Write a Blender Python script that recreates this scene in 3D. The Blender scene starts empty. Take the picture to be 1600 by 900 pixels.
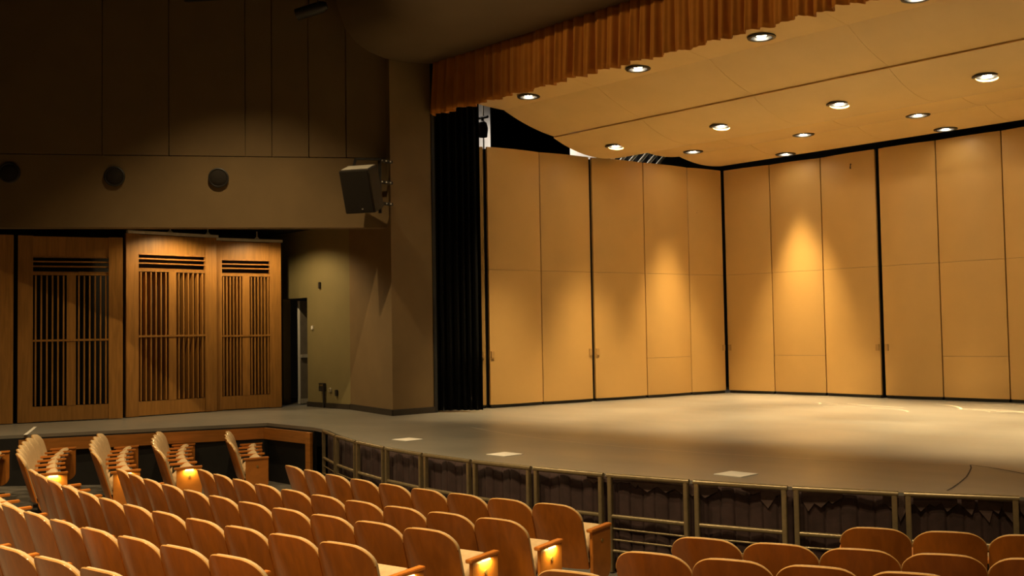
import bpy, math, random
from mathutils import Vector, Matrix
random.seed(7)
sc = bpy.context.scene
col = sc.collection
PI = math.pi

# ------------------------------------------------------------------ camera
STAGE = 1.0
CAM = Vector((0, 0, 2.45))
def make_camera():
    f, vx, hy, sl = 1600., -715., 519., -.0165
    pitch = math.atan((hy-450)/f); roll = math.atan(-sl)
    a = PI/2-math.atan((800-vx)/f)
    fwd0 = Vector((-math.sin(a), math.cos(a), 0)); r0 = Vector((math.cos(a), math.sin(a), 0)); u0 = Vector((0, 0, 1))
    fwd = fwd0*math.cos(pitch)+u0*math.sin(pitch); u1 = u0*math.cos(pitch)-fwd0*math.sin(pitch)
    r = r0*math.cos(roll)-u1*math.sin(roll); u = u1*math.cos(roll)+r0*math.sin(roll)
    cd = bpy.data.cameras.new('camera'); cd.sensor_width = 36; cd.lens = 36*f/1600; cd.clip_end = 200
    co = bpy.data.objects.new('camera', cd); col.objects.link(co)
    m = Matrix((r, u, -fwd)).transposed().to_4x4(); m.translation = CAM
    co.matrix_world = m; sc.camera = co
make_camera()

# ------------------------------------------------------------------ world, light, exposure
sc.view_settings.view_transform = 'Standard'; sc.view_settings.look = 'None'
sc.view_settings.gamma = 1; sc.view_settings.use_curve_mapping = False
sc.view_settings.exposure = 0.15
w = bpy.data.worlds.new('world'); sc.world = w; w.use_nodes = True
w.node_tree.nodes['Background'].inputs[0].default_value = (1, .75, .45, 1)
w.node_tree.nodes['Background'].inputs[1].default_value = .0015
WARM = (1, .71, .35)
def spot(name, loc, target, power, angle, blend=.5, radius=.06, color=WARM):
    l = bpy.data.lights.new(name, 'SPOT'); l.energy = power; l.color = color
    l.spot_size = math.radians(angle); l.spot_blend = blend; l.shadow_soft_size = radius
    o = bpy.data.objects.new(name, l); col.objects.link(o); o.location = loc
    d = Vector(target)-Vector(loc); o.rotation_euler = d.to_track_quat('-Z', 'Y').to_euler()
    return o
# house downlights in the auditorium ceiling (above the frame)
for x, y, z, p in ((-11.5, 2.5, 10.5, 330), (-9., 3.0, 10.5, 620), (-5.5, 2.6, 10.5, 620), (-1.5, 3.4, 10.5, 520),
                (-8., -1.5, 11, 520), (-3.5, -1.5, 11, 520), (-12.5, .5, 11, 420)):
    spot('house_downlight', (x, y, z), (x, y, 0), p*3.5, 84, .7, .12)
# unseen floods added out front to brighten the seats and the valance folds
for x, y, z, t_, p, a in ((2., -7., 9.6, (-6.5, 5., 1.), 850, 42), (-4., -8., 9.6, (-9.5, 4.5, 1.), 700, 36),
                          (-14.5, -1., 8.4, (-9.5, 12., 7.1), 1700, 34), (-9., -2., 8.4, (-4., 12., 7.1), 1500, 34), (2., -3., 8.3, (-7., 12., 7.2), 500, 34)):
    spot('added_front_flood', (x, y, z), t_, p, a, 1., .15)
# downlight washing the side wall, it also throws the loudspeaker's shadow
spot('wall_downlight', (-13.6, 7.3, 9.5), (-13.65, 7.33, 0), 1250, 93, .7, .05)

# ------------------------------------------------------------------ materials
def nodes(name):
    m = bpy.data.materials.new(name); m.use_nodes = True
    return m, m.node_tree, m.node_tree.nodes['Principled BSDF']
def mat(name, c, rough=.5, metal=0, var=.12, scale=6., bump=0., bscale=60., spec=.5, sheen=0, coat=0):
    m, t, b = nodes(name); N = t.nodes; L = t.links
    b.inputs['Roughness'].default_value = rough; b.inputs['Metallic'].default_value = metal
    b.inputs['Specular IOR Level'].default_value = spec; b.inputs['Sheen Weight'].default_value = sheen
    b.inputs['Coat Weight'].default_value = coat; b.inputs['Coat Roughness'].default_value = .15
    tc = N.new('ShaderNodeTexCoord')
    n = N.new('ShaderNodeTexNoise'); n.inputs['Scale'].default_value = scale; n.inputs['Detail'].default_value = 4
    L.new(tc.outputs['Object'], n.inputs['Vector'])
    r = N.new('ShaderNodeValToRGB'); r.color_ramp.elements[0].position = .3; r.color_ramp.elements[1].position = .7
    r.color_ramp.elements[0].color = tuple(v*(1-var) for v in c)+(1,)
    r.color_ramp.elements[1].color = tuple(min(1, v*(1+var)) for v in c)+(1,)
    L.new(n.outputs['Fac'], r.inputs['Fac']); L.new(r.outputs['Color'], b.inputs['Base Color'])
    if bump:
        n2 = N.new('ShaderNodeTexNoise'); n2.inputs['Scale'].default_value = bscale
        L.new(tc.outputs['Object'], n2.inputs['Vector'])
        bp = N.new('ShaderNodeBump'); bp.inputs['Strength'].default_value = bump; bp.inputs['Distance'].default_value = .01
        L.new(n2.outputs['Fac'], bp.inputs['Height']); L.new(bp.outputs['Normal'], b.inputs['Normal'])
    return m
def wood(name, c, rough=.35, var=.35, stretch=(14, 14, 1.2), coat=0., cr=.2):
    m, t, b = nodes(name); N = t.nodes; L = t.links
    b.inputs['Roughness'].default_value = rough; b.inputs['Coat Weight'].default_value = coat; b.inputs['Coat Roughness'].default_value = .2
    tc = N.new('ShaderNodeTexCoord'); mp = N.new('ShaderNodeMapping'); mp.inputs['Scale'].default_value = stretch
    oi = N.new('ShaderNodeObjectInfo'); ad = N.new('ShaderNodeVectorMath'); ad.operation = 'ADD'
    sc_ = N.new('ShaderNodeMath'); sc_.operation = 'MULTIPLY'; sc_.inputs[1].default_value = 37.
    L.new(oi.outputs['Random'], sc_.inputs[0]); L.new(tc.outputs['Object'], mp.inputs['Vector'])
    L.new(mp.outputs['Vector'], ad.inputs[0]); L.new(sc_.outputs[0], ad.inputs[1])
    n = N.new('ShaderNodeTexNoise'); n.inputs['Scale'].default_value = 1.6; n.inputs['Detail'].default_value = 6; n.inputs['Distortion'].default_value = .6
    L.new(ad.outputs[0], n.inputs['Vector'])
    r = N.new('ShaderNodeValToRGB'); r.color_ramp.elements[0].position = .3; r.color_ramp.elements[1].position = .72
    r.color_ramp.elements[0].color = tuple(v*(1-var) for v in c)+(1,); r.color_ramp.elements[1].color = tuple(min(1, v*(1+var*.6)) for v in c)+(1,)
    mx = N.new('ShaderNodeHueSaturation'); mr = N.new('ShaderNodeMapRange'); mr.inputs['To Min'].default_value = .88; mr.inputs['To Max'].default_value = 1.12
    L.new(oi.outputs['Random'], mr.inputs['Value']); L.new(mr.outputs['Result'], mx.inputs['Value'])
    L.new(n.outputs['Fac'], r.inputs['Fac']); L.new(r.outputs['Color'], mx.inputs['Color']); L.new(mx.outputs['Color'], b.inputs['Base Color'])
    return m
def glow(name, c, s):
    m, t, b = nodes(name); b.inputs['Base Color'].default_value = c+(1,)
    b.inputs['Emission Color'].default_value = c+(1,); b.inputs['Emission Strength'].default_value = s
    return m
M = {}
M['shell'] = mat('shell_laminate', (.62, .385, .125), .45, 0, .03, 2., .03, 8.)
M['shell_edge'] = mat('shell_edge', (.50, .30, .095), .5)
M['steel'] = mat('dark_steel', (.05, .048, .045), .5, .6, .1)
M['ceil_panel'] = mat('canopy_laminate', (.74, .50, .20), .5, 0, .03, 2.)
M['black'] = mat('black_cloth', (.003, .003, .003), .95, 0, .2, 8, .1, 40, .1)
M['blackpaint'] = mat('black_paint', (.012, .011, .010), .7, 0, .2)
M['wall'] = mat('olive_plaster', (.185, .122, .052), .8, 0, .08, 1.5, .04, 30)
M['wallpanel'] = mat('olive_panel', (.17, .112, .048), .75, 0, .07, 1.5)
M['alcove'] = mat('alcove_plaster', (.22, .18, .075), .8, 0, .06, 1.5)
M['base'] = mat('rubber_base', (.03, .024, .018), .5)
M['eyebrow'] = mat('brown_soffit', (.115, .075, .035), .8, 0, .06, .8)
M['velvet'] = mat('orange_velvet', (.42, .155, .018), .85, 0, .07, 5, .1, 60, .2, .1)
M['doorwood'] = wood('door_oak', (.38, .18, .040), .4, .25)
M['seatwood'] = wood('seat_plywood', (.50, .150, .012), .32, .2, (10, 10, 1.0), .5)
M['endwood'] = wood('arm_oak', (.56, .195, .030), .35, .2, (12, 3, 4), .2)
M['pad'] = mat('beige_upholstery', (.50, .36, .20), .85, 0, .08, 30, .15, 200)
M['edgeband'] = mat('ply_edge', (.62, .36, .13), .25, 0, .1, 20, 0, 60, .5, 0, .6)
M['track'] = mat('zinc_track', (.72, .68, .56), .4, .1)
M['pan'] = mat('grey_seat_pan', (.16, .16, .15), .6)
M['iron'] = mat('cast_iron', (.02, .018, .016), .55)
M['fascia'] = wood('fascia_oak', (.45, .175, .035), .35, .22, (1.5, 1.5, 14), .15)
M['rail'] = mat('bronze_rail', (.26, .205, .12), .27, .5, .1, 20)
M['skirt'] = mat('plum_skirt', (.036, .018, .018), .9, 0, .25, 10, .1, 60)
M['hem'] = mat('faded_hem', (.065, .038, .034), .9, 0, .25, 10)
M['carpet'] = mat('grey_carpet', (.10, .090, .075), .95, 0, .35, 4., .2, 150)
M['grey'] = mat('grey_metal', (.50, .47, .40), .45, .2)
M['doorgrey'] = mat('door_paint', (.16, .14, .11), .5)
M['lampblack'] = mat('lamp_baffle', (.012, .011, .010), .35)
M['chrome'] = mat('lamp_trim', (.25, .22, .17), .25, .8)
M['white'] = mat('white_vinyl', (.85, .83, .78), .6, 0, .03)
M['whitewall'] = mat('white_block', (.75, .73, .70), .8, 0, .06, 3)
M['spk'] = mat('speaker_grille', (.026, .022, .018), .9, 0, .25, 120, 0, 60, .2)
M['spkbox'] = mat('speaker_box', (.035, .029, .023), .6)
M['orange'] = mat('orange_box', (.75, .28, .04), .5)
M['bulb'] = glow('lamp_bulb', (1., .86, .62), 60.)
M['aisle'] = glow('aisle_lens', (1., .72, .22), 6.)
M['brass'] = mat('brass_plate', (.45, .33, .13), .35, .7)
M['chalk'] = mat('chalk', (.70, .64, .52), .9)
def stage_mat():
    m, t, b = nodes('stage_paint'); N = t.nodes; L = t.links
    tc = N.new('ShaderNodeTexCoord')
    n = N.new('ShaderNodeTexNoise'); n.inputs['Scale'].default_value = .5; n.inputs['Detail'].default_value = 3; n.inputs['Roughness'].default_value = .5
    L.new(tc.outputs['Object'], n.inputs['Vector'])
    r = N.new('ShaderNodeValToRGB'); r.color_ramp.elements[0].position = .32; r.color_ramp.elements[1].position = .7
    r.color_ramp.elements[0].color = (.185, .178, .158, 1); r.color_ramp.elements[1].color = (.24, .228, .20, 1)
    L.new(n.outputs['Fac'], r.inputs['Fac']); L.new(r.outputs['Color'], b.inputs['Base Color'])
    n2 = N.new('ShaderNodeTexNoise'); n2.inputs['Scale'].default_value = .8; n2.inputs['Detail'].default_value = 2; n2.inputs['Roughness'].default_value = .55
    mp = N.new('ShaderNodeMapping'); mp.inputs['Scale'].default_value = (.6, 1.6, 1); L.new(tc.outputs['Object'], mp.inputs['Vector']); L.new(mp.outputs['Vector'], n2.inputs['Vector'])
    mr = N.new('ShaderNodeMapRange'); mr.inputs['From Min'].default_value = .3; mr.inputs['From Max'].default_value = .7
    mr.inputs['To Min'].default_value = .28; mr.inputs['To Max'].default_value = .36
    L.new(n2.outputs['Fac'], mr.inputs['Value']); L.new(mr.outputs['Result'], b.inputs['Roughness'])
    return m
M['stage'] = stage_mat()

# ------------------------------------------------------------------ mesh helpers
class MB:
    def __init__(s): s.v = []; s.f = []
    def add(s, vs, fs):
        o = len(s.v); s.v += [tuple(v) for v in vs]; s.f += [tuple(i+o for i in f) for f in fs]; return s
    def box(s, c, d, rz=0, mtx=None):
        hx, hy, hz = d[0]/2, d[1]/2, d[2]/2
        vs = [Vector((x*hx, y*hy, z*hz)) for z in (-1, 1) for x, y in ((-1, -1), (1, -1), (1, 1), (-1, 1))]
        if mtx is not None: vs = [mtx @ v for v in vs]
        elif rz: vs = [Matrix.Rotation(rz, 3, 'Z') @ v for v in vs]
        vs = [v+Vector(c) for v in vs]
        return s.add(vs, [(3, 2, 1, 0), (4, 5, 6, 7), (0, 1, 5, 4), (1, 2, 6, 5), (2, 3, 7, 6), (3, 0, 4, 7)])
    def beam(s, a, b, w, h):
        a = Vector(a); b = Vector(b); d = (b-a); L_ = d.length; d.normalize()
        up = Vector((0, 0, 1)) if abs(d.z) < .9 else Vector((0, 1, 0))
        sx = d.cross(up).normalized(); uz = sx.cross(d).normalized()
        m = Matrix((sx, d, uz)).transposed()
        return s.box((a+b)/2, (w, L_, h), mtx=m)
    def tube(s, pts, r, n=8, cap=True):
        pts = [Vector(p) for p in pts]; k = len(pts); rings = []
        for i, p in enumerate(pts):
            d = (pts[min(i+1, k-1)]-pts[max(i-1, 0)]).normalized()
            up = Vector((0, 0, 1)) if abs(d.z) < .9 else Vector((0, 1, 0))
            x = d.cross(up).normalized(); y = x.cross(d).normalized()
            rr = r[i] if isinstance(r, (list, tuple)) else r
            rings.append([p+(x*math.cos(2*PI*j/n)+y*math.sin(2*PI*j/n))*rr for j in range(n)])
        vs = [v for g in rings for v in g]; fs = []
        for i in range(k-1):
            for j in range(n):
                fs.append((i*n+j, i*n+(j+1) % n, (i+1)*n+(j+1) % n, (i+1)*n+j))
        if cap: fs += [tuple(range(n))[::-1], tuple((k-1)*n+j for j in range(n))]
        return s.add(vs, fs)
    def lathe(s, prof, n=24, c=(0, 0, 0)):   # prof: (r,z) list around z
        vs = [(c[0]+r*math.cos(2*PI*j/n), c[1]+r*math.sin(2*PI*j/n), c[2]+z) for r, z in prof for j in range(n)]
        fs = [(i*n+j, i*n+(j+1) % n, (i+1)*n+(j+1) % n, (i+1)*n+j) for i in range(len(prof)-1) for j in range(n)]
        return s.add(vs, fs)
    def prism(s, poly, a, b, axis='x'):      # poly in the two other axes, extruded a..b
        def P(u, v, t): return {'x': (t, u, v), 'y': (u, t, v), 'z': (u, v, t)}[axis]
        n = len(poly); vs = [P(u, v, a) for u, v in poly]+[P(u, v, b) for u, v in poly]
        return s.add(vs, [tuple(range(n))[::-1], tuple(range(n, 2*n))]+[(i, (i+1) % n, n+(i+1) % n, n+i) for i in range(n)])
    def grid(s, fn, nu, nv):
        vs = [fn(i/nu, j/nv) for j in range(nv+1) for i in range(nu+1)]
        return s.add(vs, [(j*(nu+1)+i, j*(nu+1)+i+1, (j+1)*(nu+1)+i+1, (j+1)*(nu+1)+i) for j in range(nv) for i in range(nu)])
    def shell(s, fn, nu, nv, th):            # closed sheet: fn(u,v,t) t in {0,1}
        o0 = len(s.v); W = nu+1
        vs = [fn(i/nu, j/nv, t) for t in (0, 1) for j in range(nv+1) for i in range(nu+1)]
        K = (nu+1)*(nv+1); fs = []
        for j in range(nv):
            for i in range(nu):
                a = j*W+i; fs.append((a, a+1, a+W+1, a+W)); fs.append((K+a+W, K+a+W+1, K+a+1, K+a))
        for i in range(nu):
            fs.append((i+1, i, K+i, K+i+1)); a = nv*W+i; fs.append((a, a+1, K+a+1, K+a))
        for j in range(nv):
            a = j*W; fs.append((a, a+W, K+a+W, K+a)); a = j*W+nu; fs.append((a+W, a, K+a, K+a+W))
        return s.add(vs, fs)
    def mesh(s, name, m, smooth=0, bevel=0):
        me = bpy.data.meshes.new(name); me.from_pydata([tuple(v) for v in s.v], [], s.f); me.validate()
        import bmesh
        bm = bmesh.new(); bm.from_mesh(me)
        bmesh.ops.recalc_face_normals(bm, faces=bm.faces)
        if bevel:
            ed = [e for e in bm.edges if len(e.link_faces) == 2 and e.calc_face_angle(0) > .7]
            bmesh.ops.bevel(bm, geom=ed, offset=bevel, segments=2, affect='EDGES', clamp_overlap=True)
        if smooth:
            for f in bm.faces: f.smooth = True
            for e in bm.edges:
                if len(e.link_faces) == 2 and e.calc_face_angle(0) > smooth: e.smooth = False
        bm.to_mesh(me); bm.free(); me.materials.append(m)
        return me
    def build(s, name, m, parent=None, smooth=0, bevel=0):
        return inst(name, s.mesh(name, m, smooth, bevel), parent)
def inst(name, me, parent=None, loc=None, rz=0):
    o = bpy.data.objects.new(name, me); col.objects.link(o)
    if parent: o.parent = parent
    if loc is not None: o.location = loc
    if rz: o.rotation_euler.z = rz
    return o
def tag(o, label, cat=None, group=None, kind=None):
    o['label'] = label
    if cat: o['category'] = cat
    if group: o['group'] = group
    if kind: o['kind'] = kind
    return o
def thing(name, label, cat, loc=(0, 0, 0), rz=0, group=None, kind=None):
    o = inst(name, None, None, loc, rz); return tag(o, label, cat, group, kind)
def struct(o, label=None, cat=None):
    o['kind'] = 'structure'
    if label: o['label'] = label
    if cat: o['category'] = cat
    return o
ORD = ['first', 'second', 'third', 'fourth', 'fifth', 'sixth', 'seventh', 'eighth', 'ninth', 'tenth', 'eleventh', 'twelfth', 'thirteenth', 'fourteenth']

# ------------------------------------------------------------------ plan of the hall
RC = Vector((-8.65, 19.13)); RR = 11.5            # apron rail arc
SCX, SCY = -8.911, 18.815                        # seating arcs
ROWR = [12.518, 13.569, 14.38, 15.242, 16.049, 16.817]
ROWZ = [.06+.047*i for i in range(6)]
def arc(r, th): return (RC.x+r*math.sin(th), RC.y-r*math.cos(th))
def floor_z(r):
    xs = [9., 12.0]+ROWR+[24.]; zs = [.03, .04]+ROWZ+[.295+.057*(24-16.817)]
    for i in range(len(xs)-1):
        if r <= xs[i+1]: return zs[i]+(zs[i+1]-zs[i])*(r-xs[i])/(xs[i+1]-xs[i])
    return zs[-1]

# house floor
b = MB()
rs = [10.6, 12.0]+ROWR+[20., 24.]; ths = [-1.0+2.2*i/70 for i in range(71)]
b.add([(SCX+r*math.sin(t), SCY-r*math.cos(t), floor_z(r)) for r in rs for t in ths],
      [(i*71+j, i*71+j+1, (i+1)*71+j+1, (i+1)*71+j) for i in range(len(rs)-1) for j in range(70)])
struct(b.build('floor', M['carpet']), 'dark grey carpeted auditorium floor sloping down to the stage', 'floor')

# stage floor
edge = [arc(11.40, -.4195+.9*i/60) for i in range(61)]
FL = [(-13.95, 8.86), (-15.35, 8.84), (-16.80, 5.06), (-17.55, 3.1)]
poly = edge+[(2., 11.2), (2., 21.5), (-21., 21.5), (-21., 3.2)]+FL[::-1]
sf = struct(MB().prism(poly, STAGE-.05, STAGE, 'z').build('stage_floor', M['stage']), 'scuffed grey painted stage floor with a curved apron', 'stage')
# joints of the lift section let into the floor
def ribbon(pts, wd, z):
    b = MB(); L_ = []; n = len(pts)
    for i, p in enumerate(pts):
        a = Vector(pts[max(0, i-1)]); c = Vector(pts[min(n-1, i+1)]); d = (c-a).normalized(); nn = Vector((-d.y, d.x))
        for s_ in (-1, 1): L_.append((p[0]+nn.x*wd*s_/2, p[1]+nn.y*wd*s_/2, z))
    return b.add(L_, [(2*i, 2*i+1, 2*i+3, 2*i+2) for i in range(n-1)])
ribbon([arc(9.33, -.36+.82*i/50) for i in range(51)], .014, STAGE+.002).build('floor_joint', M['chalk'], sf)
ribbon([(-3.96, 8.95), (-4.0, 9.16), (-4.08, 9.5), (-4.18, 9.88), (-4.29, 10.21), (-4.40, 10.52), (-4.50, 10.74)], .014, STAGE+.0025).build('floor_joint', M['blackpaint'], sf)
ribbon([(-4.50, 10.74), (-4.3, 10.68), (-4.08, 10.57), (-3.85, 10.42), (-3.6, 10.25), (-3.4, 10.1)], .02, STAGE+.0027).build('floor_joint', M['blackpaint'], sf)
ribbon([(-16.60, 5.40), (-17.3, 5.71), (-17.99, 6.01)], .05, STAGE+.0027).build('edge_tape', M['white'], sf)
for k in range(16):
    x = random.uniform(-10.5, -5.5); y = random.uniform(16.8, 19.0); a = random.uniform(-.5, .5); cv = random.uniform(-1.5, 1.5); l = random.uniform(.4, 1.6); pts = []
    for i in range(9):
        pts.append((x, y)); x += math.cos(a)*l/8; y += math.sin(a)*l/8*1.2; a += cv/8
    ribbon(pts, random.uniform(.02, .045), STAGE+.003+.0002*k).build('chalk_scuff', M['chalk'], sf)
for i, (x, y, nm) in enumerate(((-11.27, 8.65, 'leftmost'), (-8.97, 8.33, 'middle'), (-5.94, 8.65, 'rightmost'))):
    o = MB().box((0, 0, .0035), (.32, .30, .005)).build('floor_square', M['white']); o.location = (x, y, STAGE)
    tag(o, 'flat white square on the stage apron, %s of the three' % nm, 'floor marker', 'white squares on the apron')

# fascia of the side stage: wooden band over a black wall
def wallseg(b, p, q, z0, z1, th=.06):
    p = Vector(p); q = Vector(q); d = (q-p).normalized(); n = Vector((-d.y, d.x))*th
    return b.add([(p.x, p.y, z0), (q.x, q.y, z0), (q.x+n.x, q.y+n.y, z0), (p.x+n.x, p.y+n.y, z0),
                  (p.x, p.y, z1), (q.x, q.y, z1), (q.x+n.x, q.y+n.y, z1), (p.x+n.x, p.y+n.y, z1)],
                 [(3, 2, 1, 0), (4, 5, 6, 7), (0, 1, 5, 4), (1, 2, 6, 5), (2, 3, 7, 6), (3, 0, 4, 7)])
b = MB()
for i in range(3): wallseg(b, FL[i], FL[i+1], 0, STAGE-.05, -.05)
wb = struct(b.build('wall_stage_front', M['blackpaint']), 'black front wall under the side stage', 'wall')
e0 = Vector(FL[2]); e1 = Vector(FL[1]); ee = e1+(e0-e1)*.93
wallseg(MB(), (-13.93, 8.828), (-15.345, 8.805), .74, .925, .035).build('fascia_board', M['fascia'], wb)
wallseg(MB(), (-15.385, 8.83), (ee.x+.035, ee.y), .74, .925, .035).build('fascia_board', M['fascia'], wb)
wallseg(MB(), (-13.90, 8.80), (-14.02, 8.79), .0, .925, .05).build('corner_post', M['fascia'], wb)

# ------------------------------------------------------------------ left side: pillar, bulkhead, alcove
PF = (-14.72, 10.98)
b = MB()
b.prism([(-16.67, 11.42), PF, (-14.69, 11.9), (-16.6, 12.3)], STAGE, 9.5, 'z')
wp = struct(b.build('wall_pillar', M['wall']), 'brown plastered proscenium pillar beside the black curtain', 'wall')
b = MB(); wallseg(b, (-16.67, 11.42), PF, STAGE, STAGE+.11, -.02); wallseg(b, PF, (-14.69, 11.9), STAGE, STAGE+.11, -.02)
b.build('baseboard', M['base'], wp)
MB().box((-14.70, 11.93, 5.2), (.06, .07, 8.4)).build('proscenium_edge', M['blackpaint'], wp)
# bulkhead wall (overhanging upper side wall)
DX, DY = -math.sin(math.radians(34)), -math.cos(math.radians(34))
NX, NY = math.cos(math.radians(34)), -math.sin(math.radians(34))
W0 = Vector((-14.86, 11.06))
def wall_pt(s, off=0): return (W0.x+DX*s+NX*off, W0.y+DY*s+NY*off)
b = MB()
p, q = Vector(wall_pt(0)), Vector(wall_pt(12)); p2, q2 = Vector(wall_pt(.15, -.3)), Vector(wall_pt(12, -.3))
b.prism([tuple(p), tuple(q), tuple(q2), tuple(p2)], 4.37, 5.62, 'z')
b.prism([wall_pt(0, -.06), tuple(wall_pt(12, -.06)), tuple(q2), tuple(p2)], 5.60, 11., 'z')
wl = struct(b.build('wall_left', M['wall']), 'dark olive plastered bulkhead of the left side wall', 'wall')
def s_at(px): return {0: 6.55, 160: 4.93, 265: 3.82, 383: 2.52, 425: 2.06, 482: 1.42, 541: .76, 605: .05}[px]
cuts = [12, 9., 6.9, s_at(160), s_at(265), s_at(383), s_at(425), s_at(482), s_at(541), .02]
for i in range(len(cuts)-1):
    a, c = cuts[i]-.008, cuts[i+1]+.008
    MB().prism([wall_pt(a), wall_pt(c), wall_pt(c, -.055), wall_pt(a, -.055)], 5.635, 10.9, 'z').build('wall_panel', M['wallpanel'], wl)
# alcove: back wall with the doorway, ceiling, rear wall behind the louvred doors
b = MB()
b.prism([(-16.67, 11.42), (-18.2, 11.42), (-18.2, 11.6), (-16.6, 11.6)], STAGE, 4.75, 'z')
b.box((-19.4, 11.51, 4.0), (2.4, .18, 1.54)); b.box((-20.1, 11.51, 2.1), (1.9, .18, 2.25))
wa = struct(b.build('wall_alcove', M['alcove']), 'pale olive wall of the alcove beside the stage door', 'wall')
wallseg(MB(), (-16.67, 11.415), (-18.2, 11.415), STAGE, STAGE+.1, .02).build('baseboard', M['base'], wa)
struct(MB().box((-19.85, 7.2, 2.9), (.2, 9., 3.9)).build('wall_alcove_rear', M['blackpaint']), 'black rear wall behind the louvred doors', 'wall')
b = MB(); b.prism([wall_pt(0, -.3), wall_pt(12, -.3), (-20, 1.1), (-20, 11.6), (-16.6, 11.6)], 4.62, 4.75, 'z')
struct(b.build('ceiling_alcove', M['blackpaint']), 'black alcove ceiling above the louvred doors', 'ceiling')
# doorway: dark passage and open grey door leaf
dr = struct(MB().box((-18.86, 12.06, 2.1), (.045, .84, 2.17)).build('door_1', M['doorgrey']), 'grey stage door standing open in a dark doorway', 'door')
MB().box((-18.86, 11.625, 2.1), (.05, .03, 2.17)).build('door_edge', M['white'], dr)
MB().box((-18.81, 12.0, 2.02), (.06, .70, .07)).build('push_bar', M['grey'], dr)
MB().box((-18.81, 11.75, 1.07), (.05, .20, .10)).build('door_stop', M['grey'], dr)
struct(MB().box((-18.7, 13.0, 2.4), (2.6, .1, 2.8)).build('wall_passage', M['blackpaint']), 'black wall of the passage behind the stage door', 'wall')
def gadget(name, c, d, m, label, cat):
    o = MB().box((0, 0, 0), d).build(name, M[m], None, 0, .006); o.location = c; return tag(o, label, cat)
gadget('light_switch', (-17.99, 11.405, 2.61), (.055, .03, .08), 'white', 'small white light switch beside the stage door', 'switch')
gadget('thermostat', (-17.70, 11.40, 3.46), (.06, .04, .13), 'iron', 'dark wall sensor above the light switch', 'sensor')
t = thing('outlet_box', 'three-gang outlet box with a conduit to the floor', 'outlet', (-17.6, 11.40, 1.41))
MB().box((0, -.02, 0), (.17, .06, .16)).build('box', M['iron'], t)
for k in range(3): MB().box((-.05+.05*k, -.055, .04), (.025, .012, .03)).build('socket', M['brass'], t)
MB().tube([(.05, -.02, -.08), (.05, -.02, -.41)], .022).build('conduit', M['iron'], t)
t = thing('cable_port', 'round cable port low on the alcove wall', 'outlet', (-17.36, 11.405, 1.36))
MB().tube([(0, -.012, 0), (0, .01, 0)], .045, 16).build('ring', M['grey'], t); MB().tube([(0, -.016, 0), (0, 0, 0)], .032, 16).build('cover', M['alcove'], t)
gadget('outlet_plate', (-17.13, 11.40, 1.31), (.075, .03, .12), 'iron', 'single brown outlet plate right of the cable port', 'outlet')

# round wall speakers
for i, (s_, z) in enumerate(((6.42, 5.3), (4.72, 5.25), (2.98, 5.24))):
    x, y = wall_pt(s_); nm = ('leftmost', 'middle', 'rightmost')[i]
    t = thing('round_wall_speaker', 'round dark wall speaker on the bulkhead, %s of three' % nm, 'speaker', (x, y, z), 0, 'round wall speakers')
    t.rotation_euler = (PI/2, 0, math.atan2(NX, -NY))
    MB().lathe([(.165, 0), (.175, .02), (.175, .05), (.155, .06), (.145, .05)], 32).build('rim', M['iron'], t, .6)
    MB().lathe([(.148, .045), (.12, .062), (.07, .075), (.001, .08)], 32).build('grille', M['spk'], t, .9)

# loudspeaker on its bracket
t = thing('loudspeaker', 'black loudspeaker tilted down on a wall bracket by the pillar', 'speaker', (-14.61, 10.28, 4.97))
mt = Matrix.Rotation(math.radians(30), 3, 'Z') @ Matrix.Rotation(math.radians(21), 3, 'X')
MB().box((0, 0, 0), (.56, .40, .76), mtx=mt).build('cabinet', M['spkbox'], t, 0, .012)
MB().box(mt @ Vector((0, -.208, 0)), (.52, .02, .72), mtx=mt).build('grille', M['spk'], t, 0, .006)
MB().box(mt @ Vector((.06, -.222, -.30)), (.03, .006, .02), mtx=mt).build('badge', M['grey'], t)
MB().box(mt @ Vector((0, 0, .386)), (.50, .3, .012), mtx=mt).build('top_face', M['grey'], t)  # cabinet's top face, covered with a lighter grey sheet
lo = Vector((-14.61, 10.28, 4.97)); pole = Vector((-14.68, 10.72, 0))-lo
br = MB(); br.tube([(pole.x, pole.y, -.38), (pole.x, pole.y, .60)], .03).build('pole', M['iron'], t)
MB().beam((-.25, .05, .57), (pole.x+.05, pole.y, .57), .04, .035).build('top_bar', M['iron'], t)
MB().beam((-.25, .05, .57), (-.25, .0, .36), .035, .035).build('yoke', M['iron'], t)
MB().beam((.0, .2, .1), (pole.x, pole.y, .1), .05, .05).build('swivel', M['iron'], t)
for z in (.56, .18, -.20):
    a = MB().beam((pole.x, pole.y, z), (pole.x-.03, pole.y+.29, z), .05, .05).build('wall_arm', M['iron'], t)
    for k in range(3): MB().box((pole.x-.01*k+.03, pole.y+.03+.1*k, z+.0), (.014, .022, .022)).build('bolt', M['white'], a)

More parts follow.
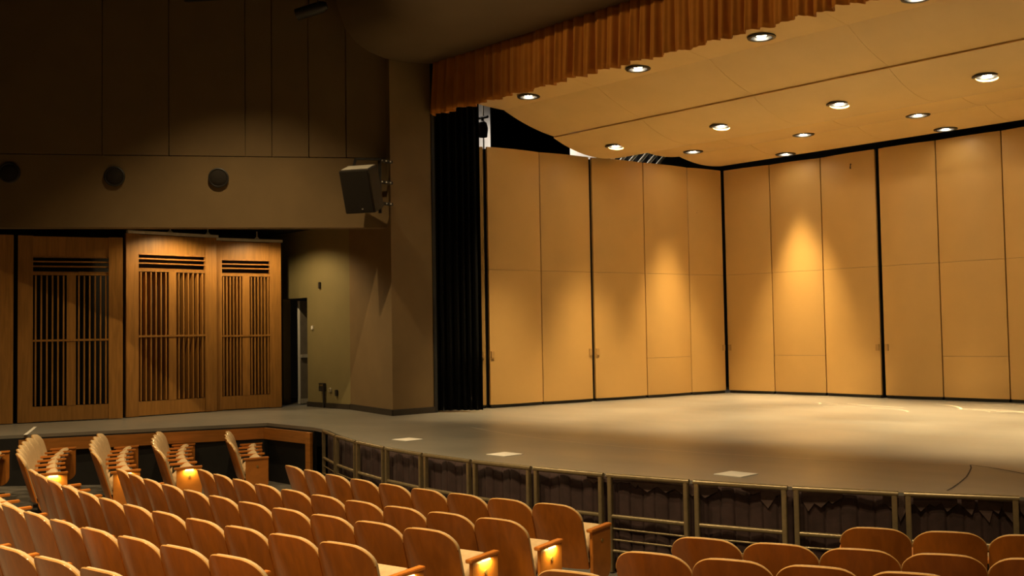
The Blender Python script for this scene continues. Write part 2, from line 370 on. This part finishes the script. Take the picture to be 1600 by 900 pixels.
# louvred wooden doors
slat_v = {}
def louvre_door(p, q, h, label):
    p = Vector(p); q = Vector(q); W = (q-p).length; d = (q-p)/W
    t = thing('louvered_door', label, 'door', (p.x, p.y, STAGE), math.atan2(d.y, d.x), 'wooden louvred doors')
    # local x along the door, -y... towards the hall is -y when x runs upstage
    sw, th = .24, .07
    for x in (sw/2, W-sw/2): MB().box((x, 0, h/2), (sw, th, h-.02)).build('stile', M['doorwood'], t, 0, .004)
    MB().box((W/2, .005, h-.20), (W-2*sw, th-.02, .36)).build('top_rail', M['doorwood'], t)
    MB().box((W/2, .005, .15), (W-2*sw, th-.02, .26)).build('bottom_rail', M['doorwood'], t)
    zt = h-.38; w_ = W-2*sw
    me = MB().box((0, .03, 0), (w_, .11, .024)).mesh('slat', M['doorwood'])
    for k in range(4): inst('slat', me, t, (W/2, 0, zt-.085*k-(.02 if k == 3 else 0)))
    MB().box((W/2, 0, zt-.30), (w_, .05, .05)).build('cross_rail', M['doorwood'], t)
    z1 = zt-.325; z0 = .28; zm = z0+(z1-z0)*.50
    MB().box((W/2, -.012, zm), (w_, .05, .035)).build('middle_rail', M['doorwood'], t)
    MB().box((W/2, .04, (z0+z1)/2), (.15, .13, z1-z0)).build('mullion', M['doorwood'], t)
    me = MB().box((0, .04, 0), (.026, .13, (z1-z0)/2-.02)).mesh('slat', M['doorwood'])
    half = (w_-.16)/2
    for sd in (0, 1):
        for k in range(6):
            x = sw+(half+.16)*sd+half*(k+.5)/6
            for zz in ((z0+zm)/2, (z1+zm)/2): inst('slat', me, t, (x, .0, zz))
    MB().box((W/2, .20, h/2), (W-.1, .02, h-.1)).build('backing', M['blackpaint'], t)
    return t
louvre_door((-19.5, 4.35), (-18.93, 5.95), 3.30, 'dim louvred wooden door cut off by the left edge')
louvre_door((-18.95, 6.03), (-18.40, 7.66), 3.30, 'dim louvred wooden door standing apart, left of the lit pair')
d2 = louvre_door((-18.55, 7.77), (-18.55, 9.57), 3.40, 'lit louvred wooden door, left one of the lit pair')
d3 = louvre_door((-18.68, 9.50), (-18.40, 10.92), 3.36, 'lit louvred wooden door next to the stage doorway')
for d_, W, h, hs in ((d2, 1.8, 3.40, (.85, 1.62)), (d3, 1.45, 3.36, (.95,))):
    tr = MB().box((W/2+.02, -.03, h+.02), (W, .10, .05)).build('track', M['track'], d_)
    for x in hs:
        MB().tube([(x, -.03, h+.04), (x, -.03, h+.20)], .012).add(*( [(x-.05, -.06, h+.045), (x+.05, -.06, h+.045), (x+.05, 0, h+.045), (x-.05, 0, h+.045), (x, -.03, h+.11)], [(0, 1, 4), (1, 2, 4), (2, 3, 4), (3, 0, 4)])).build('hanger', M['track'], tr)
MB().box((.22, -.085, 3.41), (.22, .015, .035)).build('nameplate', M['white'], d2)
# recessed lamps over the lit doors
for x, y, pw in ((-17.75, 8.6, 120), (-17.6, 10.2, 110)):
    t = thing('alcove_lamp', 'small recessed lamp above the %s lit louvred door' % ('left' if y < 9 else 'right'), 'lamp', (x, y, 4.60))
    MB().lathe([(.06, .02), (.07, -.02), (.05, -.03), (.045, .0), (.001, .0)], 16).build('housing', M['iron'], t)
    l = spot('alcove_lamp_light', (0, 0, -.05), (-.12, 0, -3), pw, 150, .5, .04); l.parent = t

# ------------------------------------------------------------------ proscenium overhang, valance and leg
pro = [(9.75, 8.6), (9.85, 8.23), (9.91, 8.04), (10.04, 7.76), (10.24, 7.57), (10.51, 7.45), (10.86, 7.39), (11.2, 7.385), (11.43, 7.40), (11.93, 7.46)]
b = MB().prism(pro+[(11.93, 9.6), (9.6, 9.6)], -14.7, 3.0, 'x')
ce = struct(b.build('ceiling', M['eyebrow'], None, .5), 'curved dark brown soffit overhanging the proscenium', 'ceiling')
struct(MB().box((-20.5, 6, 11.05), (14, 16, .2)).build('ceiling_house', M['blackpaint']), 'black auditorium ceiling above the side wall', 'ceiling')
struct(MB().prism([(-14.7, 12.9), (3, 12.9), (3, 13.0), (-14.7, 13.0)], 7.5, 9.6, 'z').build('wall_proscenium', M['blackpaint']), 'black proscenium header behind the valance', 'wall')
VL = 15.8
def val(u, v):
    ph = u*VL; x = -14.66+ph
    a = .15+.035*math.sin(ph*1.7+1)+.02*math.sin(ph*4.1)
    q = ph*PI/.235+.75*math.sin(ph*1.3)+.45*math.sin(ph*3.7)
    f = abs(math.sin(q+.35*v*math.sin(ph*2.9)))**.9
    sh = f+.12*math.sin(ph*2*PI/.09+2*math.sin(ph*2.2))
    y = 12.0-a*(.6+.4*v)*sh
    zb = 6.485+.003*min(ph, 12)+.02*math.sin(ph*9.3)-.008*f
    return (x, y, 7.50+(zb-7.50)*v)
va = MB().grid(val, 1300, 10).build('valance', M['velvet'], None, 3.0)
tag(va, 'pleated orange-brown velvet valance hanging across the proscenium', 'curtain')
sd = va.modifiers.new('thick', 'SOLIDIFY'); sd.thickness = .008
def leg(u, v):
    x = -14.74+(.60*u); y = 11.99+.62*u; pl = .05*math.sin(u*2*PI*7+.8*math.sin(u*9))
    return (x+pl*.7, y-pl*.7, STAGE+.03+6.9*v)
lg = MB().grid(leg, 120, 6).build('leg_curtain', M['black'], None, 3.0); lg.modifiers.new('thick', 'SOLIDIFY').thickness = .01
tag(lg, 'tall black leg curtain between the pillar and the wooden shell', 'curtain')

# ------------------------------------------------------------------ acoustic shell towers
TOPZ = 5.05
def tower(pts, label, mids=(1,), back=1, hs=None, latch=True):
    """pts: plan points of the column boundaries; each column is a stack of curved panels"""
    A = Vector(pts[0]); t = thing('shell_tower', label, 'acoustic shell', (A.x, A.y, STAGE), 0, 'acoustic shell towers')
    L_ = [Vector(p)-A for p in pts]
    for i in range(len(L_)-1):
        p, q = L_[i], L_[i+1]; W = (q-p).length; d = (q-p)/W; n = Vector((d.y, -d.x))   # n points to the stage
        joints = [.06, .85, 2.66, TOPZ] if i in mids else [.06, 2.66, TOPZ]
        for k in range(len(joints)-1):
            z0 = joints[k]+.0025; z1 = joints[k+1]-.0025
            if k == len(joints)-2 and hs: z1 += hs[i]
            def fn(u, v, tt, p=p, d=d, n=n, W=W, z0=z0, z1=z1):
                s_ = .012+(W-.024)*u; bl = .045*(1-(2*u-1)**2)
                x = p+d*s_+n*(bl-.045*tt)
                return (x.x, x.y, z0+(z1-z0)*v)
            MB().shell(fn, 12, 1, 0).build('panel', M['shell'], t, .6)
        c = p+d*W/2-n*.10
        MB().box((c.x, c.y, TOPZ/2), (W-.10, .03, TOPZ-.3), math.atan2(d.y, d.x)).build('backing_frame', M['blackpaint'], t)
        c = p+d*W/2-n*.06
        MB().box((c.x, c.y, .028), (W-.06, .10, .05), math.atan2(d.y, d.x)).build('base_rail', M['steel'], t)
    p, q = L_[0], L_[-1]; d = (q-p).normalized(); n = Vector((d.y, -d.x))
    for e, s_ in ((p, .04), (q, -.04)):
        c = e+d*s_-n*.14
        MB().box((c.x, c.y, TOPZ/2), (.06, .16, TOPZ-.06), math.atan2(d.y, d.x)).build('edge_post', M['steel'], t)
        c = e+d*s_*2.2-n*.28
        MB().box((c.x, c.y, .07), (.10, .5, .14), math.atan2(d.y, d.x)).build('base_foot', M['steel'], t)
        if latch:
            c = e+d*s_*1.6+n*.012
            MB().box((c.x, c.y, 1.02), (.07, .03, .13), math.atan2(d.y, d.x)).build('latch_plate', M['shell_edge'], t)
    return t
tower([(-14.62, 13.22), (-14.42, 14.46), (-14.20, 15.70)], 'two-panel shell tower nearest the black leg curtain', ())
tower([(-15.60, 12.50), (-14.66, 13.16)], 'narrow shell wing panel folded behind the black leg curtain', ())
tower([(-14.185, 15.75), (-13.94, 17.13), (-13.76, 18.45), (-13.56, 19.46)], 'three-panel shell tower left of the dark corner', (1,))
tower([(-13.54, 19.52), (-12.40, 19.62), (-11.20, 19.70), (-9.93, 19.62)], 'three-panel shell tower right of the dark corner', (1,))
tower([(-9.86, 19.62), (-8.70, 19.66), (-7.46, 19.66), (-6.25, 19.62)], 'shell tower on the back wall at the right edge', (1,))
tower([(-6.18, 19.62), (-5.0, 19.66), (-3.8, 19.66), (-2.6, 19.62)], 'shell tower on the back wall beyond the right edge', (1,))
for k, (x, y, z, w_) in enumerate(((-13.70, 18.72, 5.05, 'left of'), (-10.45, 19.60, 5.75, 'right of'))):
    t = thing('panel_hook', 'tiny dark hook on the shell panel %s the corner' % w_, 'hook', (x, y, z))
    MB().tube([(0, 0, .06), (0.01, -.03, .04), (.01, -.04, 0), (.0, -.02, -.04)], .012).build('hook', M['iron'], t)

# ------------------------------------------------------------------ canopy (shell ceiling) with downlights
ROWS = [('front', 12.05, 13.35, 6.86, 6.72, .02), ('second', 13.353, 14.57, 6.72, 6.33, .05), ('third', 14.573, 16.90, 6.33, 6.28, .27),
        ('fourth', 16.903, 18.06, 6.28, 6.24, .06), ('rear', 18.063, 19.40, 6.24, 6.14, .07)]
def canopy_z(r, y):
    _, y0, y1, z0, z1, sag = r; u = (y-y0)/(y1-y0)
    return z0+(z1-z0)*u-sag*4*u*(1-u)
XC = [-14.2, -11.85, -9.47, -7.1, -4.72, -2.35]
def left_edge(y): return -14.1+.125*(y-14.6)
LIGHTS = {0: [(-13.2, 13.0), (-10.63, 13.0), (-8.28, 13.0), (-5.92, 13.0), (-3.55, 13.0)], 2: [(-13.12, 15.3), (-10.63, 15.3), (-8.32, 15.3), (-5.97, 15.3), (-3.6, 15.3)],
          3: [(-12.95, 17.6), (-10.46, 17.8), (-8.17, 17.8), (-5.8, 17.8)], 4: [(-11.6, 19.0), (-8.2, 19.0), (-4.7, 19.0)]}
HR = .155
RNAME = {0: 'front', 2: 'third', 3: 'fourth', 4: 'rear'}
can_me = MB().lathe([(HR-.004, .0), (HR-.012, .20), (.09, .28)], 28).mesh('can', M['lampblack'], .8)
ring_me = MB().lathe([(HR-.006, .03), (HR-.006, -.012), (HR+.006, -.022), (HR+.050, -.016), (HR+.058, .0)], 28).mesh('trim_ring', M['lampblack'], .8)
cone_me = MB().lathe([(.148, .03), (.11, .10)], 28).mesh('reflector', M['lampblack'], .8)
bulb_me = MB().lathe([(.08, .06), (.078, .025), (.062, .008), (.035, -.002), (.001, -.006)], 20).mesh('bulb', M['bulb'], .9)
for ri, r in enumerate(ROWS):
    t = thing('canopy_row', 'curved tan ceiling canopy, %s row counted from the valance' % (r[0]), 'ceiling canopy', (0, 0, 0), 0, 'shell ceiling canopies')
    for ci in range(5):
        xa, xb = XC[ci]+.002, XC[ci+1]-.002
        lx = [l for l in LIGHTS.get(ri, []) if xa < l[0]-.2 and l[0]+.2 < xb]
        b = MB(); y0, y1 = r[1], r[2]
        def X(x, y): return max(x, left_edge(y)) if ci == 0 else x
        if ci == 0: mapx = lambda x, y: left_edge(y)+(x-xa)*(xb-left_edge(y))/(xb-xa)
        else: mapx = lambda x, y: x
        if lx:
            # invert the column mapping for the hole centre
            cx, cy = lx[0]
            N_ = 64; rings = 9; bound = []
            dirs = []
            for j in range(N_): dirs.append(2*PI*j/N_)
            ca = [math.atan2(y-cy, x-cx) for x in (xa if ci else left_edge(y0), xb) for y in (y0, y1)]
            dirs = sorted(set([round(d_, 5) for d_ in dirs]+[round(a % (2*PI), 5) for a in ca])); N_ = len(dirs)
            la = left_edge(y0) if ci == 0 else xa
            vs = []
            for k in range(rings+1):
                f = (k/rings)**1.3
                for dd in dirs:
                    cx_, sy_ = math.cos(dd), math.sin(dd)
                    tm = 1e9
                    if cx_ > 1e-6: tm = min(tm, (xb-cx)/cx_)
                    if cx_ < -1e-6: tm = min(tm, (la-cx)/cx_)
                    if sy_ > 1e-6: tm = min(tm, (y1-cy)/sy_)
                    if sy_ < -1e-6: tm = min(tm, (y0-cy)/sy_)
                    rr_ = HR+(tm-HR)*f
                    x, y = cx+cx_*rr_, cy+sy_*rr_
                    if ci == 0:   # shear the left border along the splayed edge
                        wgt = max(0, (cx-x)/(cx-la)); x += wgt*(left_edge(y)-la)*(f)
                    vs.append((x, y, canopy_z(r, y)))
            fs = [(k*N_+j, k*N_+(j+1) % N_, (k+1)*N_+(j+1) % N_, (k+1)*N_+j) for k in range(rings) for j in range(N_)]
            b.add(vs, fs)
        else:
            b.grid(lambda u, v: (mapx(xa+(xb-xa)*u, y0+(y1-y0)*v), y0+(y1-y0)*v, canopy_z(r, y0+(y1-y0)*v)), 4, 16)
        o = b.build('panel', M['ceil_panel'], t, .5)
        sm = o.modifiers.new('thick', 'SOLIDIFY'); sm.thickness = .03; sm.offset = 1
        es = o.modifiers.new('crisp', 'EDGE_SPLIT'); es.split_angle = .6
    for li, (x, y) in enumerate(LIGHTS.get(ri, [])):
        z = canopy_z(r, y)
        if ri == 4 or ri == 3: z -= .0
        aim = (0, -1.7, -3) if (ri == 4 and li > 0) else (0, 0, -3)
        d = thing('downlight', 'recessed canopy downlight, %s from the left in the %s row' % (ORD[li], RNAME[ri]), 'downlight', (x, y, z), 0, 'canopy downlights')
        inst('trim_ring', ring_me, d); inst('can', can_me, d); inst('reflector', cone_me, d); inst('bulb', bulb_me, d)
        l = spot('downlight_beam', (0, 0, -.03), tuple(Vector(aim)+Vector((0, 0, -.03))), 2550, 52, 1., .2); l.parent = d

# ------------------------------------------------------------------ backstage seen over the shell
struct(MB().box((-18.6, 16.5, 5.), (.1, 9.0, 8.)).build('wall_backstage', M['whitewall']), 'bright white backstage side wall', 'wall')
struct(MB().box((-9., 21.4, 5.), (24, .1, 9.)).build('wall_back', M['blackpaint']), 'black rear stage wall behind the shell', 'wall')
def dr1(u, v):
    y = 14.82+2.5*u; return (-16.25+.05*math.sin(u*2*PI*9), y, STAGE+.02+8.4*v)
o = MB().grid(dr1, 120, 3).build('masking_drape', M['black'], None, 3.0); o.modifiers.new('thick', 'SOLIDIFY').thickness = .01
tag(o, 'black masking drape behind the left shell wall', 'curtain')
def dr2(u, v):
    return (-15.6-2.7*u, 19.75+.8*u+.05*math.sin(u*2*PI*9), STAGE+.02+8.4*v)
o = MB().grid(dr2, 100, 3).build('masking_drape', M['black'], None, 3.0); o.modifiers.new('thick', 'SOLIDIFY').thickness = .01
tag(o, 'black masking drape behind the shell corner', 'curtain')
for k, (x, y, z) in enumerate(((-17.2, 14.3, 8.6), (-17.2, 18.6, 8.4))):
    t = thing('work_light', 'backstage work light %s' % ('beside the leg curtain' if k == 0 else 'behind the left shell tower'), 'lamp', (x, y, z))
    MB().lathe([(.14, 0), (.12, .12), (.04, .2), (.001, .2)], 20).build('shade', M['iron'], t)
    MB().tube([(0, 0, .18), (0, 0, .3), (-1.36, 0, .3)], .025).build('bracket', M['iron'], t)
    l = spot('work_light_beam', (0, 0, -.02), (-.5, .2, -2), 170 if k == 0 else 420, 150, .5, .08, (1, .86, .70)); l.parent = t
# flood lamp hanging in the gap beside the leg curtain
t = thing('flood_lamp', 'dark flood lamp hanging backstage in the gap by the leg curtain', 'lamp', (-15.95, 14.32, 6.75))
MB().lathe([(.10, -.18), (.12, .0), (.09, .12), (.03, .16), (.001, .16)], 20).build('body', M['iron'], t, .7)
MB().tube([(-2.59, -.4, .24), (.12, .05, .24)], .03).build('pipe', M['iron'], t); MB().beam((0, 0, .15), (0, 0, .24), .02, .05).build('clamp', M['iron'], t)
for k in range(4):
    a = MB().tube([(-16.9+.16*k, 14.35+.14*k, STAGE), (-16.9+.16*k, 14.35+.14*k, 9.)], .018).build('hanging_cable', M['grey'])
    tag(a, 'thin grey cable hanging backstage, %s from the left beside the leg curtain' % ORD[k], 'cable', 'hanging cables')
t = thing('corrugated_duct', 'bundle of slanted grey pipes above the left shell tower', 'pipes', (-15.9, 18.9, 6.0))
for k in range(7): MB().tube([(-.9+.17*k, -1.05+.17*k, -.35), (-.1+.17*k, -.45+.17*k, .75)], .04).build('pipe', M['track'], t)
MB().tube([(-2.63, .3, -.1), (.1, .3, .4)], .03).build('wall_bracket', M['grey'], t)
t = thing('junction_box', 'orange junction box above the left shell tower', 'box', (-16.35, 18.05, 6.33))
MB().box((0, 0, 0), (.12, .14, .2)).build('body', M['orange'], t, 0, .01); MB().box((.065, 0, 0), (.02, .1, .15)).build('cover', M['orange'], t)
# catwalk fixture over the side wall
t = thing('stage_spotlight', 'dark stage spotlight hanging above the side wall', 'spotlight', (-14.95, 9.55, 8.06))
MB().tube([(-.22, -.2, -.08), (.12, .1, .04), (.18, .16, .06)], [.10, .10, .06], 16).build('body', M['iron'], t, .7); MB().tube([(-.14, 0, 0), (-.14, 0, .25), (.14, 0, .25), (.14, 0, 0)], .012).build('yoke', M['iron'], t)
MB().tube([(-2.4, -1.8, .32), (.3, .3, .32)], .025).build('pipe', M['iron'], t)

# ------------------------------------------------------------------ rail sections and skirt
J0, DJ = -.4195, .0819
NS = 13
def rail_section(k):
    a = Vector(arc(RR, J0+DJ*k)); c = Vector(arc(RR, J0+DJ*(k+1))); d = (c-a).normalized(); L_ = (c-a).length
    zb = floor_z((Vector((a.x, a.y))-Vector((SCX, SCY))).length)
    where = {0: 'at its left end by the wooden corner post'}.get(k, '%s from the left end' % ORD[k])
    t = thing('apron_rail', 'bronze guard rail section along the apron, %s' % where, 'railing', (a.x, a.y, 0), math.atan2(d.y, d.x), 'apron rail sections')
    x0, x1 = .035, L_-.035; top = 1.0
    MB().tube([(x0-.012, 0, top), (x1+.012, 0, top)], .025, 10).build('top_rail', M['rail'], t, .9)
    for x in (x0+.02, x1-.02): MB().box((x, 0, (top+zb)/2), (.044, .05, top-zb-.02)).build('post', M['rail'], t, 0, .006)
    MB().tube([(x0+.04, 0, .60), (x1-.04, 0, .60)], .022, 10).build('middle_rail', M['rail'], t, .9)
    for z in (.48, .37): MB().tube([(x0+.04, 0, z), (x1-.04, 0, z)], .010, 8).build('thin_bar', M['rail'], t, .9)
    MB().tube([(x0+.04, 0, .26), (x1-.04, 0, .26)], .016, 8).build('bottom_rail', M['rail'], t, .9)
for k in range(NS): rail_section(k)
def sk(u, v):
    th = J0+.005+DJ*NS*u; n = th*RR
    pl = math.sin(n*2*PI/.14+.8*math.sin(n*2.1)); y = -.045*max(0, pl)**10*(.25+.75*v)+.012*math.sin(n*17+v)
    x, yy = arc(11.425+y*.9, th); return (x, yy, .975-.93*v)
s_ = MB().grid(sk, 1400, 6).build('stage_skirt', M['skirt'], None, 3.0); s_.modifiers.new('thick', 'SOLIDIFY').thickness = .006
tag(s_, 'dark plum pleated skirt along the curved stage front', 'curtain')
b = MB(); random.seed(3)
for k in range(56):
    th = .14+k*.0105+random.uniform(-.003, .003); wd = random.uniform(.004, .010); r0 = 11.444
    if random.random() < .25: continue
    dep = random.uniform(.06, .20)*(.5+min(1, k/40))
    pts = [arc(r0, th-wd), arc(r0, th+wd), arc(r0+.012, th+random.uniform(-.003, .003))]
    b.add([(pts[0][0], pts[0][1], .972), (pts[1][0], pts[1][1], .972), (pts[1][0], pts[1][1], .972-dep*.4), (pts[2][0], pts[2][1], .972-dep), (pts[0][0], pts[0][1], .972-dep*random.uniform(.3, .6))], [(0, 1, 2, 3, 4)])
fo = b.build('folded_hem', M['hem'], s_, 0); fo['kind'] = 'stuff'; fo.modifiers.new('thick', 'SOLIDIFY').thickness = .004

# ------------------------------------------------------------------ auditorium chairs
P = .528; HW = .258
def back_fn(hw, zt, zb, y0, th, bulge=0):
    def fn(u, v, t):
        s = math.sin((u-.5)*PI); x = hw*s
        rx, rz = .14, .11
        dz = .028*s*s
        if abs(x) > hw-rx:
            q = min(1, (abs(x)-(hw-rx))/rx); dz += rz*(1-math.sqrt(max(0, 1-q*q)))
        top = zt-dz; bot = zb
        z = bot+(top-bot)*v
        edge_ = (1-abs(s)**6)*(1-abs(2*v-1)**8) if bulge else 1
        y = y0+(.86-z)*.30+.055*(x/hw)**2+th*t*(edge_*.6+.4 if bulge else 1)
        return (x*(1-.05*(1-v)), y, z)
    return fn
me_shell = MB().shell(back_fn(HW, .858, .27, -.005, .016), 18, 10, 0).mesh('back_shell', M['seatwood'], .7)
_o = back_fn(HW, .858, .27, .004, 0)
me_band = MB().tube([_o(i/36, 1, 0) for i in range(37)]+[], .0075, 6).mesh('edge_band', M['edgeband'], .9)
me_pad = MB().shell(back_fn(HW-.004, .862, .33, .012, .060, 1), 18, 10, 0).mesh('back_pad', M['pad'], .9)
ang = math.radians(42)
mtx = Matrix.Rotation(ang, 3, 'X')
def cush_fn(u, v, t):
    x = .232*math.sin((u-.5)*PI); l = .33*v
    ed = (1-abs(2*u-1)**6)*(1-abs(2*v-1)**8)
    z = (-.035 if t == 0 else .035+.02*ed)*(.55+.45*ed)
    p = mtx @ Vector((x, l, z)); return (p.x, p.y+.22, p.z+.40)
me_cush = MB().shell(cush_fn, 10, 8, 0).mesh('seat_cushion', M['pad'], .9)
b = MB(); b.box(Vector((0, .22, .40))+mtx @ Vector((0, .185, -.050)), (.43, .32, .025), mtx=mtx); me_pan = b.mesh('seat_pan', M['pan'], 0, .008)
me_arm = MB().prism([(.215, .596), (.57, .606), (.58, .628), (.57, .634), (.215, .624)], -.03, .03, 'x').mesh('armrest', M['endwood'], 0, .005)
b = MB(); b.box((0, .30, .30), (.030, .10, .60)); b.box((0, .30, .012), (.06, .26, .05)); me_std = b.mesh('standard', M['iron'])
ep = [(.245, .60), (.57, .605), (.57, .26)]+[(.57-.12*(1-math.cos(a_)), .26-.12*math.sin(a_)) for a_ in [PI/12*i for i in range(1, 7)]]+[(.365, .14)]+[(.365-.12*math.sin(a_), .26-.12*math.cos(a_)) for a_ in [PI/12*i for i in range(1, 7)]]
me_end = MB().prism(ep, -.016, .016, 'x').mesh('end_panel', M['endwood'], 0, .004)
b = MB(); b.box((0, .36, .10), (.028, .14, .20)); b.box((0, .36, .012), (.05, .30, .05)); me_foot = b.mesh('end_foot', M['iron'])
me_lens = MB().box((0, 0, 0), (.012, .10, .010)).mesh('aisle_lens', M['aisle'])
me_plate = MB().tube([(-.004, 0, 0), (.004, 0, 0)], .017, 14).mesh('seat_plate', M['brass'])
def arm_set(t, x, kind, side, lit, plate=True):
    inst('armrest', me_arm, t, (x, 0, 0))
    if kind == 'mid': inst('standard', me_std, t, (x, 0, 0)); return
    e = inst('end_panel', me_end, t, (x, 0, 0)); inst('end_foot', me_foot, t, (x, 0, 0))
    if plate: inst('seat_plate', me_plate, e, (.019*side, .41, .50))
    if lit:
        inst('aisle_lens', me_lens, e, (.021*side, .41, .592))
        l = bpy.data.lights.new('aisle_glow', 'AREA'); l.energy = 1.2; l.color = (1, .72, .20); l.shape = 'RECTANGLE'; l.size = .02; l.size_y = .12
        lo_ = bpy.data.objects.new('aisle_glow', l); col.objects.link(lo_); lo_.parent = e; lo_.location = (.042*side, .41, .580)
        lo_.rotation_euler = (0, math.radians(35)*side, 0)
def chair(row, th, label, group, left, right, lit):
    r = ROWR[row]
    t = thing('auditorium_chair', label, 'chair', (SCX+r*math.sin(th), SCY-r*math.cos(th), ROWZ[row]-.004), th, group)
    inst('back_shell', me_shell, t); inst('back_pad', me_pad, t); inst('edge_band', me_band, t); inst('seat_cushion', me_cush, t); inst('seat_pan', me_pan, t)
    arm_set(t, -P/2, 'end' if left else 'mid', -1, False, False)
    if right: arm_set(t, P/2, 'end', 1, lit)
RN = ['front', 'second', 'third', 'fourth', 'fifth', 'sixth']
G1, G2, G3 = 'chairs of the middle block', 'chairs of the right block', 'chairs of the far left block'
# middle block: angle of the leftmost listed chair, count, lit
for row, th0, n, lit, left in ((0, -.140, 9, False, True), (1, -.142, 10, True, True), (2, -.164, 11, True, True), (3, -.179, 12, True, True), (4, -.0375-3*P/16.049, 11, True, False), (5, .119-2*P/16.817, 7, True, False)):
    for j in range(n):
        k = n-1-j
        pos = 'aisle-end chair' if k == 0 else '%s chair from the right aisle' % ORD[k]
        chair(row, th0+j*P/ROWR[row], 'wooden tip-up %s, %s row of the middle block' % (pos, RN[row]), G1, left and j == 0, k == 0, lit)
# right block
for row, th0, n in ((0, .418, 4), (1, .337, 7), (2, .329, 6), (3, .318, 5)):
    for j in range(n):
        pos = 'chair at the left end' if j == 0 else '%s chair from the left end' % ORD[j]
        chair(row, th0+j*P/ROWR[row], 'wooden tip-up %s, %s row of the right block' % (pos, RN[row]), G2, j == 0, j == n-1, False)
# far left block
for row, the, n, lit in ((0, -.390, 4, False), (1, -.312, 6, True), (2, -.290, 6, True), (3, -.282, 6, True), (4, -.285, 5, False)):
    for k in range(n):
        pos = 'aisle-end chair' if k == 0 else '%s chair from the aisle' % ORD[k]
        chair(row, the-(k+.5)*P/ROWR[row], 'wooden tip-up %s, %s row of the far left block' % (pos, RN[row]), G3, k == n-1, k == 0, lit)
